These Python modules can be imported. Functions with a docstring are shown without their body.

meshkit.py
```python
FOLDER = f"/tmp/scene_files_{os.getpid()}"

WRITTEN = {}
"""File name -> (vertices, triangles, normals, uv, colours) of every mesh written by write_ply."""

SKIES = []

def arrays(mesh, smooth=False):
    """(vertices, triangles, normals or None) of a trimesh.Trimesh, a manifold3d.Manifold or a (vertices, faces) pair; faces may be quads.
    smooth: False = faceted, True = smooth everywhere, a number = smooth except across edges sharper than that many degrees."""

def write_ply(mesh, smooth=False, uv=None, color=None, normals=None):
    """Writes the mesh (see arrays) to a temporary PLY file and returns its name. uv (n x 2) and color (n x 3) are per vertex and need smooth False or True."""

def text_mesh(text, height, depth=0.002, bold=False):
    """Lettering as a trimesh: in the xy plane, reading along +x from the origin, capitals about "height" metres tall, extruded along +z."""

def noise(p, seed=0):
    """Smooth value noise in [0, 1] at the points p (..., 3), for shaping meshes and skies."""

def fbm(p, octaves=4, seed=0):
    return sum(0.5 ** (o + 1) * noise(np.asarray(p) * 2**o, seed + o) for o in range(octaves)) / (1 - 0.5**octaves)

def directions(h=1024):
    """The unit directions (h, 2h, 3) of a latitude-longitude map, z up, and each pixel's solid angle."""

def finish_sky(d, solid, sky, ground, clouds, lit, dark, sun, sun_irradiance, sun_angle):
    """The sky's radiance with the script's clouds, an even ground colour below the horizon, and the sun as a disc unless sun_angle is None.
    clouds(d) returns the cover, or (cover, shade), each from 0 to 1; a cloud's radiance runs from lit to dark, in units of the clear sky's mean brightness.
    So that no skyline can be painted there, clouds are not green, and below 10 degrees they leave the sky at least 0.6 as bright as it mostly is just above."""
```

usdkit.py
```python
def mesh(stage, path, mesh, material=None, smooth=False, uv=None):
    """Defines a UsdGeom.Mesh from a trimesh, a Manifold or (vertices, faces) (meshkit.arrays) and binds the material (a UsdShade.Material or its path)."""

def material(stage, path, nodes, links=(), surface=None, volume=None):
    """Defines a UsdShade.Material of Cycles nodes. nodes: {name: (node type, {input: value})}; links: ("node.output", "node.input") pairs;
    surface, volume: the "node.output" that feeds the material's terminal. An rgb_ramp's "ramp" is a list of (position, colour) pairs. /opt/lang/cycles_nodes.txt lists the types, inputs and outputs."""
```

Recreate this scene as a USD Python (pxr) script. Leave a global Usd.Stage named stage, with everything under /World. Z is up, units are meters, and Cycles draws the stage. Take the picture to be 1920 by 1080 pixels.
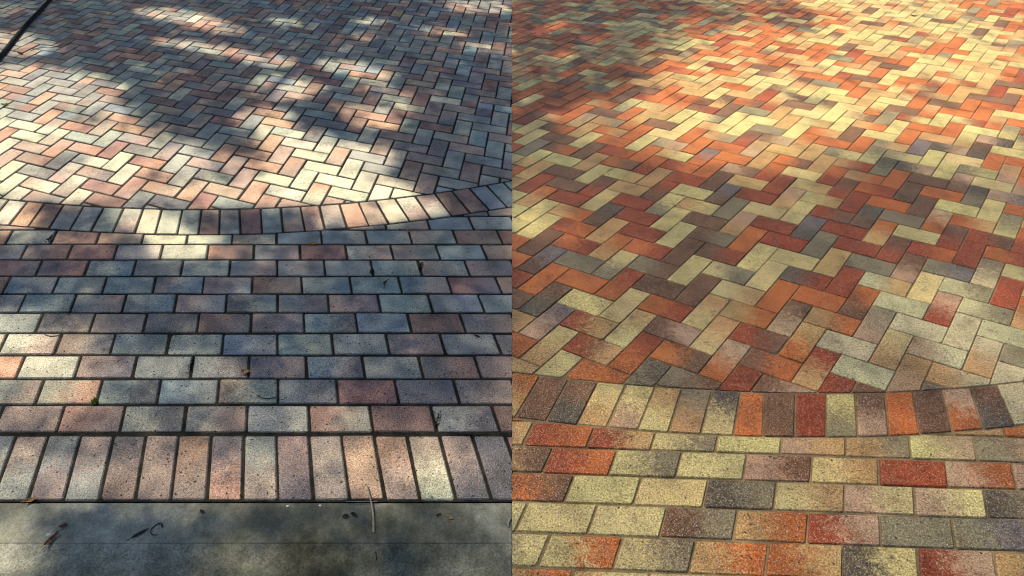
import math, random
import numpy as np, trimesh, shapely, shapely.affinity, usdkit
from shapely.geometry import Polygon
from scipy.ndimage import gaussian_filter
from pxr import Usd, UsdGeom, UsdLux, UsdShade, Sdf, Gf, Vt

stage = Usd.Stage.CreateInMemory()
UsdGeom.SetStageUpAxis(stage, UsdGeom.Tokens.z)
UsdGeom.SetStageMetersPerUnit(stage, 1.0)
world = UsdGeom.Xform.Define(stage, '/World')
UsdGeom.Scope.Define(stage, '/World/Looks')
stage.SetDefaultPrim(world.GetPrim())

# ---------------------------------------------------------------- camera, sky, sun, exposure
PITCH = math.degrees(math.atan(960 / 1100))          # degrees below the horizontal
cam = UsdGeom.Camera.Define(stage, '/World/camera')
cam.AddTranslateOp().Set(Gf.Vec3d(0, 0, 1.56))
cam.AddRotateXOp().Set(90.0 - PITCH)
cam.CreateHorizontalApertureAttr(36.0)
cam.CreateVerticalApertureAttr(20.25)
cam.CreateFocalLengthAttr(36.0 * 1100 / 1920)
cam.CreateClippingRangeAttr(Gf.Vec2f(0.05, 2000))
cam.CreateExposureAttr(1.0)

SUN_EL = math.radians(47.0)
SUN_AZ = math.atan2(-0.78, 0.62)                      # atan2(x, y): ahead and to the left
SUN = np.array([math.sin(SUN_AZ) * math.cos(SUN_EL), math.cos(SUN_AZ) * math.cos(SUN_EL), math.sin(SUN_EL)])
sky_m = usdkit.material(stage, '/World/Looks/sky_look', {
    'sky': ('sky_texture', {'sky_type': 'single_scattering', 'sun_disc': False, 'sun_elevation': SUN_EL, 'sun_rotation': SUN_AZ}),
    'bg': ('background_shader', {'strength': 0.06})}, [('sky.color', 'bg.color')], surface='bg.background')
dome = UsdLux.DomeLight.Define(stage, '/World/sky')
UsdShade.MaterialBindingAPI.Apply(dome.GetPrim()).Bind(sky_m)
sun = UsdLux.DistantLight.Define(stage, '/World/sun')
sun.CreateIntensityAttr(1.25)
sun.CreateAngleAttr(0.55)
sun.CreateColorAttr(Gf.Vec3f(1.0, 0.88, 0.68))
sun.GetPrim().CreateAttribute('inputs:normalize', Sdf.ValueTypeNames.Bool).Set(True)
_q = Gf.Rotation(Gf.Vec3d(0, 0, 1), Gf.Vec3d(*map(float, SUN)))
sun.AddOrientOp().Set(Gf.Quatf(_q.GetQuat()))

# ---------------------------------------------------------------- helpers
_used = {}
def numbered(path):
    n = _used.get(path, -1) + 1
    _used[path] = n
    return path if n == 0 else f'{path}_{n:03d}'

def put(prim, **kw):
    for k, v in kw.items():
        if v is not None:
            prim.SetCustomDataByKey(k, v)
    return prim

def xform(name, parent='/World', **kw):
    x = UsdGeom.Xform.Define(stage, numbered(f'{parent}/{name}'))
    return put(x.GetPrim(), **kw)

def obj(name, mesh, mat, parent='/World', smooth=False, prim_vars=None, **kw):
    parent = parent if isinstance(parent, str) else str(parent.GetPath())
    m = usdkit.mesh(stage, numbered(f'{parent}/{name}'), mesh, mat, smooth=smooth)
    for k, a in (prim_vars or {}).items():
        api = UsdGeom.PrimvarsAPI(m)
        a = np.asarray(a, np.float32)
        if a.ndim == 2:
            api.CreatePrimvar(k, Sdf.ValueTypeNames.Color3fArray, 'vertex').Set(Vt.Vec3fArray.FromNumpy(a))
        else:
            api.CreatePrimvar(k, Sdf.ValueTypeNames.FloatArray, 'vertex').Set(Vt.FloatArray.FromNumpy(a))
    return put(m.GetPrim(), **kw)

def tube(points, radius, sides=8, taper=None):
    """A round bar along points; taper: radii per point."""
    p = np.asarray(points, float)
    r = np.full(len(p), radius) if taper is None else np.asarray(taper, float)
    t = np.gradient(p, axis=0); t /= np.linalg.norm(t, axis=1, keepdims=True)
    up = np.array([0, 0, 1.0]) if abs(t[0][2]) < .9 else np.array([1.0, 0, 0])
    v = []
    for i in range(len(p)):
        a = np.cross(t[i], up); a /= np.linalg.norm(a); b = np.cross(a, t[i])
        for k in range(sides):
            an = 2 * math.pi * k / sides
            v.append(p[i] + r[i] * (math.cos(an) * a + math.sin(an) * b))
    f = []
    for i in range(len(p) - 1):
        for k in range(sides):
            a, b = i * sides + k, i * sides + (k + 1) % sides
            f += [[a, b, b + sides], [a, b + sides, a + sides]]
    n = len(v); v += [p[0], p[-1]]
    for k in range(sides):
        f += [[n, (k + 1) % sides, k], [n + 1, n - sides + k, n - sides + (k + 1) % sides]]
    return np.array(v), np.array(f)

def join(parts):
    vs, fs, o = [], [], 0
    for v, f in parts:
        vs.append(v); fs.append(np.asarray(f) + o); o += len(v)
    return np.vstack(vs), np.vstack(fs)

def spline(pts, n=10):
    """Smooth curve through points."""
    p = np.asarray(pts, float); s = np.r_[0, np.cumsum(np.linalg.norm(np.diff(p, axis=0), axis=1))]
    if len(p) < 3:
        return np.array([p[0] + (p[-1] - p[0]) * t for t in np.linspace(0, 1, n)])
    from scipy.interpolate import CubicSpline
    return CubicSpline(s, p)(np.linspace(0, s[-1], n))

# ---------------------------------------------------------------- materials
def paver_material(name, grain_amp, stain, spot, rough, spec, grain_scale, bump, fleck, rim, dirt, mineral, pits, blotch):
    """A concrete paver: two tones that run into each other along the block (attributes tone_a, tone_b, along), mottling, sand grain, dark pits and specks."""
    N = {
        'pos': ('geometry', {}),
        'ta': ('attribute', {'attribute': 'tone_a'}), 'tb': ('attribute', {'attribute': 'tone_b'}), 'al': ('attribute', {'attribute': 'along'}),
        'nb': ('noise_texture', {'scale': 48.0, 'detail': 9.0, 'roughness': 0.85}),
        'nbm': ('map_range', {'from_min': 0.3, 'from_max': 0.7, 'to_min': -0.6, 'to_max': 0.6}),
        'alsum': ('math', {'math_type': 'add'}),
        'alr': ('map_range', {'range_type': 'smoothstep', 'from_min': 0.18, 'from_max': 0.82, 'to_min': 0.0, 'to_max': 1.0}),
        'tone': ('mix_color', {'blend_type': 'mix'}),
        'mot': ('noise_texture', {'scale': 9.0, 'detail': 6.0, 'roughness': 0.65}),
        'motr': ('rgb_ramp', {'ramp': [(0.28, (0.58, 0.57, 0.56)), (0.5, (1, 1, 1)), (0.72, (1.25, 1.23, 1.2))]}),
        'm1': ('mix_color', {'blend_type': 'multiply', 'fac': 1.0, 'use_clamp_result': False}),
        'gr': ('noise_texture', {'scale': grain_scale, 'detail': 2.0, 'roughness': 0.7}),
        'grr': ('map_range', {'from_min': 0.28, 'from_max': 0.72, 'to_min': 1 - grain_amp, 'to_max': 1 + grain_amp}),
        'm2': ('mix_color', {'blend_type': 'multiply', 'fac': 1.0, 'use_clamp_result': False}),
        'mi': ('noise_texture', {'scale': 75.0, 'detail': 7.0, 'roughness': 0.8}),
        'mir': ('map_range', {'from_min': 0.5, 'from_max': 0.68, 'to_min': 0.0, 'to_max': mineral, 'clamp': True}),
        'm7': ('mix_color', {'blend_type': 'mix', 'b': (0.33, 0.215, 0.10)}),
        # rust and charcoal blotches
        'bl': ('noise_texture', {'scale': 17.0, 'detail': 9.0, 'roughness': 0.72}),
        'blr': ('map_range', {'from_min': 0.54, 'from_max': 0.70, 'to_min': 0.0, 'to_max': blotch, 'clamp': True}),
        'm8': ('mix_color', {'blend_type': 'mix', 'b': (0.115, 0.05, 0.028)}),
        # dark stains
        'st': ('noise_texture', {'scale': 36.0, 'detail': 8.0, 'roughness': 0.75}),
        'str': ('map_range', {'from_min': 0.53, 'from_max': 0.74, 'to_min': 0.0, 'to_max': stain, 'clamp': True}),
        'm3': ('mix_color', {'blend_type': 'mix', 'b': (0.045, 0.04, 0.034)}),
        # pits
        'vo': ('voronoi_texture', {'scale': 70.0, 'randomness': 1.0}),
        'vor': ('map_range', {'from_min': 0.13, 'from_max': 0.30, 'to_min': 1.0, 'to_max': 0.0, 'clamp': True}),
        'pm': ('noise_texture', {'scale': 55.0, 'detail': 1.0}),
        'pmr': ('map_range', {'from_min': pits, 'from_max': pits + 0.08, 'to_min': 0.0, 'to_max': spot, 'clamp': True}),
        'pf': ('math', {'math_type': 'multiply'}),
        'm4': ('mix_color', {'blend_type': 'mix', 'b': (0.02, 0.018, 0.018)}),
        # pale sand flecks
        'vf': ('voronoi_texture', {'scale': 190.0, 'randomness': 1.0}),
        'vfr': ('map_range', {'from_min': 0.12, 'from_max': 0.30, 'to_min': fleck, 'to_max': 0.0, 'clamp': True}),
        'm5': ('mix_color', {'blend_type': 'mix', 'b': (0.66, 0.60, 0.48)}),
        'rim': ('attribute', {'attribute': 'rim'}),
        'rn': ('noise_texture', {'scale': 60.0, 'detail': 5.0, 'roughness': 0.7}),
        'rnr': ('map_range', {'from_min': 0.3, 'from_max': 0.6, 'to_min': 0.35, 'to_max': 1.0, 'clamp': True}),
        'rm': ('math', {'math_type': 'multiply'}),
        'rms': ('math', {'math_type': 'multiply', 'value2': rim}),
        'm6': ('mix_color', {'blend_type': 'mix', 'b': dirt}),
        'bp': ('bump', {'strength': bump, 'distance': 0.002}),
        'hsum': ('math', {'math_type': 'subtract'}),
        'p': ('principled_bsdf', {'roughness': rough, 'specular_ior_level': spec}),
    }
    L = [('pos.position', f'{n}.vector') for n in ('nb', 'mot', 'gr', 'st', 'vo', 'pm', 'vf')] + [
        ('nb.fac', 'nbm.value'), ('al.fac', 'alsum.value1'), ('nbm.result', 'alsum.value2'), ('alsum.value', 'alr.value'),
        ('alr.result', 'tone.fac'), ('ta.color', 'tone.a'), ('tb.color', 'tone.b'),
        ('mot.fac', 'motr.fac'), ('pos.position', 'mi.vector'), ('mi.fac', 'mir.value'), ('mir.result', 'm7.fac'), ('tone.result', 'm7.a'), ('pos.position', 'bl.vector'), ('bl.fac', 'blr.value'), ('blr.result', 'm8.fac'), ('m7.result', 'm8.a'), ('m8.result', 'm1.a'), ('motr.color', 'm1.b'),
        ('gr.fac', 'grr.value'), ('m1.result', 'm2.a'), ('grr.result', 'm2.b'),
        ('st.fac', 'str.value'), ('str.result', 'm3.fac'), ('m2.result', 'm3.a'),
        ('vo.distance', 'vor.value'), ('pm.fac', 'pmr.value'), ('vor.result', 'pf.value1'), ('pmr.result', 'pf.value2'),
        ('pf.value', 'm4.fac'), ('m3.result', 'm4.a'),
        ('vf.distance', 'vfr.value'), ('vfr.result', 'm5.fac'), ('m4.result', 'm5.a'),
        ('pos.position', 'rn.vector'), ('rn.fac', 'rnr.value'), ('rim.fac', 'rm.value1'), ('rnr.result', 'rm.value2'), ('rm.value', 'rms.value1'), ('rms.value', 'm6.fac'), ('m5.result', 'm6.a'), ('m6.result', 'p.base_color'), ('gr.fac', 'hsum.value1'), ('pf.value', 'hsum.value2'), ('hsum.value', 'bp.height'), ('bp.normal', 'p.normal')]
    return usdkit.material(stage, f'/World/Looks/{name}', N, L, surface='p.BSDF')

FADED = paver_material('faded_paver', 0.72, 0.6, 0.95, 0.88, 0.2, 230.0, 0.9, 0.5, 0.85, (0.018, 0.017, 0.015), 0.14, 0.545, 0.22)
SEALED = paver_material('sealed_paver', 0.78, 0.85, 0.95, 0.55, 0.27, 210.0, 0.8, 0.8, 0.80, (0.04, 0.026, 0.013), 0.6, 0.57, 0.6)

def grainy(name, a, b, scale=40.0, fine=400.0, rough=0.95, bump=0.4, spec=0.2, amp=0.3, dist=0.004):
    return usdkit.material(stage, f'/World/Looks/{name}', {
        'g': ('geometry', {}),
        'n': ('noise_texture', {'scale': scale, 'detail': 6.0, 'roughness': 0.65}),
        'r': ('rgb_ramp', {'ramp': [(0.3, a), (0.7, b)]}),
        'f': ('noise_texture', {'scale': fine, 'detail': 2.0, 'roughness': 0.7}),
        'fr': ('map_range', {'from_min': 0.28, 'from_max': 0.72, 'to_min': 1 - amp, 'to_max': 1 + amp}),
        'm': ('mix_color', {'blend_type': 'multiply', 'fac': 1.0, 'use_clamp_result': False}),
        'bp': ('bump', {'strength': bump, 'distance': dist}),
        'p': ('principled_bsdf', {'roughness': rough, 'specular_ior_level': spec})},
        [('g.position', 'n.vector'), ('g.position', 'f.vector'), ('n.fac', 'r.fac'), ('r.color', 'm.a'), ('f.fac', 'fr.value'), ('fr.result', 'm.b'),
         ('m.result', 'p.base_color'), ('f.fac', 'bp.height'), ('bp.normal', 'p.normal')], surface='p.BSDF')

SOIL = grainy('joint_soil', (0.007, 0.007, 0.006), (0.04, 0.036, 0.026), 22, 300)
SAND = grainy('joint_sand', (0.10, 0.068, 0.034), (0.38, 0.28, 0.15), 9, 400)
EARTH = grainy('bare_ground', (0.07, 0.075, 0.03), (0.15, 0.12, 0.07), 1.5, 60)
def concrete(name, fine, amp, bump):
    """Worn concrete with broad dark mould stains, paler scuffed patches and sand grain."""
    return usdkit.material(stage, f'/World/Looks/{name}', {
        'g': ('geometry', {}),
        'n': ('noise_texture', {'scale': 2.1, 'detail': 7.0, 'roughness': 0.62}),
        'r': ('rgb_ramp', {'ramp': [(0.36, (0.036, 0.037, 0.026)), (0.47, (0.13, 0.133, 0.10)), (0.63, (0.32, 0.32, 0.26))]}),
        'h': ('noise_texture', {'scale': 24.0, 'detail': 8.0, 'roughness': 0.75}),
        'hr': ('map_range', {'from_min': 0.3, 'from_max': 0.7, 'to_min': 0.6, 'to_max': 1.4}),
        'f': ('noise_texture', {'scale': fine, 'detail': 3.0, 'roughness': 0.75}),
        'fr': ('map_range', {'from_min': 0.3, 'from_max': 0.7, 'to_min': 1 - amp, 'to_max': 1 + amp}),
        'm': ('mix_color', {'blend_type': 'multiply', 'fac': 1.0, 'use_clamp_result': False}),
        'm2': ('mix_color', {'blend_type': 'multiply', 'fac': 1.0, 'use_clamp_result': False}),
        'bp': ('bump', {'strength': bump, 'distance': 0.003}),
        'p': ('principled_bsdf', {'roughness': 0.9, 'specular_ior_level': 0.2})},
        [('g.position', f'{q}.vector') for q in 'nhf'] + [('n.fac', 'r.fac'), ('h.fac', 'hr.value'), ('f.fac', 'fr.value'), ('r.color', 'm.a'), ('hr.result', 'm.b'),
         ('m.result', 'm2.a'), ('fr.result', 'm2.b'), ('m2.result', 'p.base_color'), ('f.fac', 'bp.height'), ('bp.normal', 'p.normal')], surface='p.BSDF')
CONC_A = concrete('trowelled_concrete', 260, 0.35, 0.3)
CONC_B = concrete('rough_concrete', 210, 0.55, 0.5)
RUBBER = grainy('black_rubber', (0.006, 0.006, 0.0065), (0.012, 0.012, 0.013), 40, 300, 0.9, 0.1, 0.1, 0.2)
BARK = grainy('tree_bark', (0.05, 0.04, 0.03), (0.14, 0.11, 0.085), 14, 90, 0.95, 0.9, 0.2, 0.35, 0.01)
TWIG = grainy('dry_twig', (0.20, 0.17, 0.12), (0.42, 0.37, 0.28), 60, 500, 0.85)
DARKTWIG = grainy('dark_twig', (0.025, 0.02, 0.016), (0.06, 0.045, 0.035), 60, 500, 0.85)
DRYLEAF = grainy('dry_leaf', (0.28, 0.15, 0.06), (0.45, 0.28, 0.12), 60, 300, 0.7)
ORANGELEAF = grainy('orange_leaf', (0.36, 0.16, 0.03), (0.5, 0.26, 0.06), 60, 300, 0.7)
REDLEAF = grainy('red_brown_leaf', (0.07, 0.035, 0.025), (0.20, 0.11, 0.08), 60, 300, 0.7)
DARKLEAF = grainy('dark_leaf', (0.02, 0.015, 0.011), (0.06, 0.04, 0.028), 60, 300, 0.7)
PALE = grainy('pale_chip', (0.6, 0.58, 0.52), (0.75, 0.73, 0.68), 80, 400, 0.8)
MOSS = grainy('moss_green', (0.018, 0.035, 0.008), (0.05, 0.085, 0.02), 70, 400, 0.9)
DARKMOSS = grainy('dark_moss', (0.010, 0.012, 0.006), (0.03, 0.035, 0.016), 70, 400, 0.9)
SPRIG = grainy('sprig_green', (0.10, 0.14, 0.015), (0.2, 0.24, 0.035), 70, 400, 0.7)
LEAF = usdkit.material(stage, '/World/Looks/tree_leaf', {
    'oi': ('geometry', {}),
    'r': ('rgb_ramp', {'ramp': [(0.0, (0.035, 0.075, 0.015)), (1.0, (0.075, 0.12, 0.025))]}),
    'd': ('diffuse_bsdf', {}), 't': ('translucent_bsdf', {'color': (0.07, 0.13, 0.02)}),
    'm': ('mix_closure', {'fac': 0.3})},
    [('oi.random_per_island', 'r.fac'), ('r.color', 'd.color'), ('d.BSDF', 'm.closure1'), ('t.BSDF', 'm.closure2')], surface='m.closure')

# ---------------------------------------------------------------- pavers
TONES_L = {'G': (.30, .312, .28), 'P': (.37, .28, .228), 'R': (.27, .165, .14), 'C': (.50, .48, .36), 'S': (.46, .285, .20), 'D': (.20, .185, .185), 'B': (.235, .29, .30)}
TONES_R = {'C': (.54, .44, .18), 'T': (.46, .275, .105), 'O': (.44, .115, .023), 'W': (.48, .43, .24), 'R': (.27, .045, .013), 'N': (.15, .07, .036), 'G': (.21, .175, .10), 'K': (.085, .070, .052), 'V': (.16, .13, .13), 'P': (.42, .265, .16)}
rng = random.Random(7)

def tones(code, table, seed):
    r = random.Random(seed)
    a = np.array(table[code[0]]); b = np.array(table[code[-1]])
    va, vb = r.uniform(.88, 1.13), r.uniform(.88, 1.13)
    ha = np.array([r.uniform(.95, 1.05) for _ in range(3)])
    return np.clip(a * va * ha, 0, .8), np.clip(b * vb * ha, 0, .8)

def ring_mesh(poly, gap, rad, cham, z0, tilt, depth=0.02):
    """A block with a rounded upper edge: rings of the same points from the foot to the flat top."""
    core = poly.buffer(-(gap / 2 + rad), join_style=2)
    if core.is_empty or core.geom_type != 'Polygon':
        return None
    core = core.convex_hull.simplify(0.001)
    if core.geom_type != 'Polygon' or core.area < 1e-5:
        return None
    c = np.array(shapely.geometry.polygon.orient(core).exterior.coords)[:-1]
    e = np.roll(c, -1, 0) - c
    n = np.c_[e[:, 1], -e[:, 0]]; n /= np.linalg.norm(n, axis=1, keepdims=True)
    base, nor = [], []
    for i in range(len(c)):
        for m in (n[i - 1], n[i]):
            base.append(c[i]); nor.append(m)
    base, nor = np.array(base), np.array(nor)
    rings = [(rad, -depth), (rad, -cham), (rad - cham * .95, 0.0)]
    k = len(base); cen = base.mean(0)
    v, f = [], []
    for off, z in rings:
        q = base + nor * off
        zz = z0 + z + ((q - cen) @ tilt)
        v.append(np.c_[q, zz])
    v.append([[cen[0], cen[1], z0]])
    v = np.vstack(v)
    for r in range(len(rings) - 1):
        for i in range(k):
            a, b = r * k + i, r * k + (i + 1) % k
            f += [[a, b, b + k], [a, b + k, a + k]]
    for i in range(k):
        f.append([2 * k + i, 2 * k + (i + 1) % k, 3 * k])
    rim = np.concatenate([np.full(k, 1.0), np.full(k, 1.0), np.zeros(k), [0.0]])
    return v, np.array(f), rim

def saw(v, f, rim, sign):
    """Cuts a block along x = 0 with a saw: a sharp edge without the rounding."""
    x = v[:, 0] * sign
    if x.min() >= SEAM:
        return v, f, rim
    m = trimesh.Trimesh(v, f, process=False)
    cut = trimesh.intersections.slice_faces_plane(m.vertices, m.faces, np.array([sign, 0, 0.0]), np.array([sign * SEAM, 0, 0.0]))
    v2, f2 = np.array(cut[0]), np.array(cut[1])
    if len(f2) == 0:
        return None
    top = v[:, 2].max()
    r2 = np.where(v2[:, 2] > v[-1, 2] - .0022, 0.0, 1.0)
    return v2, f2, r2

class Paving:
    """Collects the blocks of one paved piece, then makes the largest in view parts of their own and joins the rest."""
    def __init__(self, mat, table, gap, rad, cham, wob, sign, grime=1.0):
        self.mat, self.table, self.gap, self.rad, self.cham, self.wob, self.sign, self.grime, self.items = mat, table, gap, rad, cham, wob, sign, grime, []
    def add(self, quad, p0, p1, code, clip, seed):
        poly = Polygon(quad)
        if clip is not None:
            poly = poly.intersection(clip)
            if poly.geom_type != 'Polygon':
                return
        if poly.is_empty or poly.area < 3e-4:
            return
        r = random.Random(seed)
        poly = self.worn(poly, r)
        z0 = r.gauss(0, self.wob); tilt = np.array([r.gauss(0, .006), r.gauss(0, .006)])
        m = ring_mesh(poly, self.gap, self.rad, self.cham, z0, tilt)
        if m is None or (m[0][:, 0] * self.sign).max() < SEAM + .002:
            return
        m = saw(*m, self.sign)
        if m is None:
            return
        v, f, rim = m
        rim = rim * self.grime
        a, b = tones(code, self.table, seed)
        d = np.asarray(p1, float) - np.asarray(p0, float)
        t = ((v[:, :2] - p0) @ d) / (d @ d)
        if len(code) == 1:
            t = t * 0 + .5
        c = v[:, :2].mean(0)
        depth = c[1] * math.cos(math.radians(PITCH)) + 1.56 * math.sin(math.radians(PITCH))
        seen = abs(c[0]) < depth * .9 and .62 < c[1] < 5.95
        self.items.append((poly.area / depth ** 3 if seen else -depth, v, f, np.tile(a, (len(v), 1)), np.tile(b, (len(v), 1)), t, rim))
    def worn(self, poly, r):
        """Laid a little askew; now and then a corner is chipped off."""
        poly = shapely.affinity.rotate(shapely.affinity.translate(poly, r.gauss(0, .0007), r.gauss(0, .0007)), r.gauss(0, .25))
        if poly.area < .006:
            return poly
        c = np.array(shapely.geometry.polygon.orient(poly).exterior.coords)[:-1]
        out = []
        for i in range(len(c)):
            if r.random() < .07:
                a = c[i - 1] - c[i]; b = c[(i + 1) % len(c)] - c[i]
                la, lb = np.linalg.norm(a), np.linalg.norm(b)
                out += [c[i] + a / la * min(r.uniform(.004, .012), la / 3), c[i] + b / lb * min(r.uniform(.004, .012), lb / 3)]
            else:
                out.append(c[i])
        return Polygon(out)
    def build(self, prim):
        self.items.sort(key=lambda q: -q[0])
        near = [q for q in self.items[:300] if q[0] > 0]
        for _, v, f, a, b, t, rim in near:
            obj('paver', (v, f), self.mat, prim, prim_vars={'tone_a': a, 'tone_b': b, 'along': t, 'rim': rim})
        rest = self.items[len(near):]
        if rest:
            v, f = join([(q[1], q[2]) for q in rest])
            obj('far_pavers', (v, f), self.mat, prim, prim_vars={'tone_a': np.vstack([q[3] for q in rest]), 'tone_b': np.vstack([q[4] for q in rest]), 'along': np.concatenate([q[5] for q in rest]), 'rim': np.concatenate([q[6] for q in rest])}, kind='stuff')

def drift(c):
    """Slow changes of mix over the field, redder and browner far back beside the seam."""
    x, y = float(c[0]), float(c[1])
    red = 1.3 / (1 + math.exp((x - 1.3) / .35)) / (1 + math.exp((2.7 - y) / .3))
    return -red + .15 + .6 * math.sin(2.3 * x + 1.1 * y + .6) + .6 * math.sin(1.7 * y - 2.9 * x + 2.0) + .5 * math.sin(4.1 * x + 3.3 * y)

def pick(weights, seed, two=.4, at=None):
    r = random.Random(seed)
    if at is not None:
        d = drift(at)
        weights = {k: w * math.exp({'C': .75, 'T': .2, 'O': -.75, 'R': -.9, 'N': -.3, 'G': .1}.get(k, 0) * d) for k, w in weights.items()}
    k = list(weights); w = [weights[q] for q in k]
    a = r.choices(k, w)[0]
    return a + (r.choices(k, w)[0] if r.random() < two else '')

def parse(s):
    d = {}
    for w in s.split():
        k, c = w.split(':'); d[k] = c
    return d

def along_curve(c, lo, hi):
    """A polynomial that goes on straight beyond lo and hi."""
    dc = np.polyder(c)
    def y(x):
        x0 = min(max(x, lo), hi)
        return float(np.polyval(c, x0) + np.polyval(dc, x0) * (x - x0))
    return y

LEFT_UP = along_curve([-0.00298, -0.00666, 0.11944, 0.36206, 2.62443], -2.45, 0.0)
LEFT_LOW = along_curve([-0.00837, -0.0339, 0.06759, 0.30085, 2.38151], -2.3, 0.0)
RIGHT_UP = along_curve([0.0113, 0.05961, -0.16289, 1.34403], 0.0, 1.7)
RIGHT_LOW = along_curve([0.00621, 0.07564, -0.15978, 1.15511], 0.0, 1.6)

SEAM = 0.0004      # the two pavings meet along a straight cut at x = 0
def above(curve, x0, x1, top=6.9):
    xs = np.linspace(x0, x1, 60)
    return Polygon([(x, curve(x)) for x in xs] + [(x1, top), (x0, top)])
def below(curve, x0, x1, bottom=-.3):
    xs = np.linspace(x0, x1, 60)
    return Polygon([(x0, bottom), (x1, bottom)] + [(x, curve(x)) for x in xs[::-1]])

def inside(c):
    return abs(c[0]) < 1.45 + .82 * max(c[1], 0) and -.1 < c[1] < 6.7

def herringbone(pv, o, a, b, clip, codes, weights, tag):
    o, a, b = map(np.array, (o, a, b))
    P = lambda i, j: o + i * a + j * b
    for m in range(-60, 80):
        for k in range(-90, 90):
            i, j = 2 * m - k, 2 * m + k
            for kind in 'BA':
                if kind == 'B':
                    q = [P(i, j), P(i + 2, j), P(i + 2, j + 1), P(i, j + 1)]; p0, p1 = P(i, j + .5), P(i + 2, j + .5)
                else:
                    q = [P(i + 2, j), P(i + 3, j), P(i + 3, j + 2), P(i + 2, j + 2)]; p0, p1 = P(i + 2.5, j), P(i + 2.5, j + 2)
                if not inside((p0 + p1) / 2):
                    continue
                key = f'{kind}{i},{j}'
                code = codes.get(key) or pick(weights, tag + key, at=(p0 + p1) / 2 if tag == 'RF' else None)
                pv.add(q, p0, p1, code, clip, tag + key)

def rows(pv, o, a, b, clip, codes, first, weights, tag, v0, v1):
    """Courses of blocks in running bond; codes: per course, left to right from block number first[course]."""
    o, a, b = map(np.array, (o, a, b))
    for v in range(v0, v1):
        off = 0.0 if v % 2 == 0 else 0.5
        for u in range(-22, 22):
            q = [o + (u + off + du) * a + (v + dv) * b for du, dv in ((0, 0), (1, 0), (1, 1), (0, 1))]
            p0, p1 = (q[0] + q[3]) / 2, (q[1] + q[2]) / 2
            if not inside((p0 + p1) / 2):
                continue
            lst = codes.get(v, []); n = u - first.get(v, 0)
            code = lst[n] if 0 <= n < len(lst) else pick(weights, f'{tag}{v},{u}')
            pv.add(q, p0, p1, code, clip, f'{tag}{v},{u}')

def band(pv, upper, lower, up_j, low_j, codes, weights, clip, tag):
    for n in range(len(up_j) - 1):
        q = [(low_j[n], lower(low_j[n])), (low_j[n + 1], lower(low_j[n + 1])), (up_j[n + 1], upper(up_j[n + 1])), (up_j[n], upper(up_j[n]))]
        q = np.array(q)
        code = codes.get(n) or pick(weights, f'{tag}{n}')
        pv.add(q, (q[0] + q[1]) / 2, (q[2] + q[3]) / 2, code, clip, f'{tag}{n}')

def carry_on(j, before, after):
    j = list(j)
    d0, d1 = (j[4] - j[0]) / 4, (j[-1] - j[-5]) / 4
    return [j[0] - d0 * k for k in range(before, 0, -1)] + j + [j[-1] + d1 * k for k in range(1, after + 1)]

W_L = {'G': .30, 'P': .22, 'R': .13, 'C': .08, 'S': .08, 'D': .10, 'B': .09}
W_LF = {'G': .30, 'P': .22, 'R': .15, 'C': .06, 'S': .07, 'D': .12, 'B': .08}
W_R = {'C': .31, 'T': .26, 'O': .22, 'R': .04, 'N': .10, 'G': .07}

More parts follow.
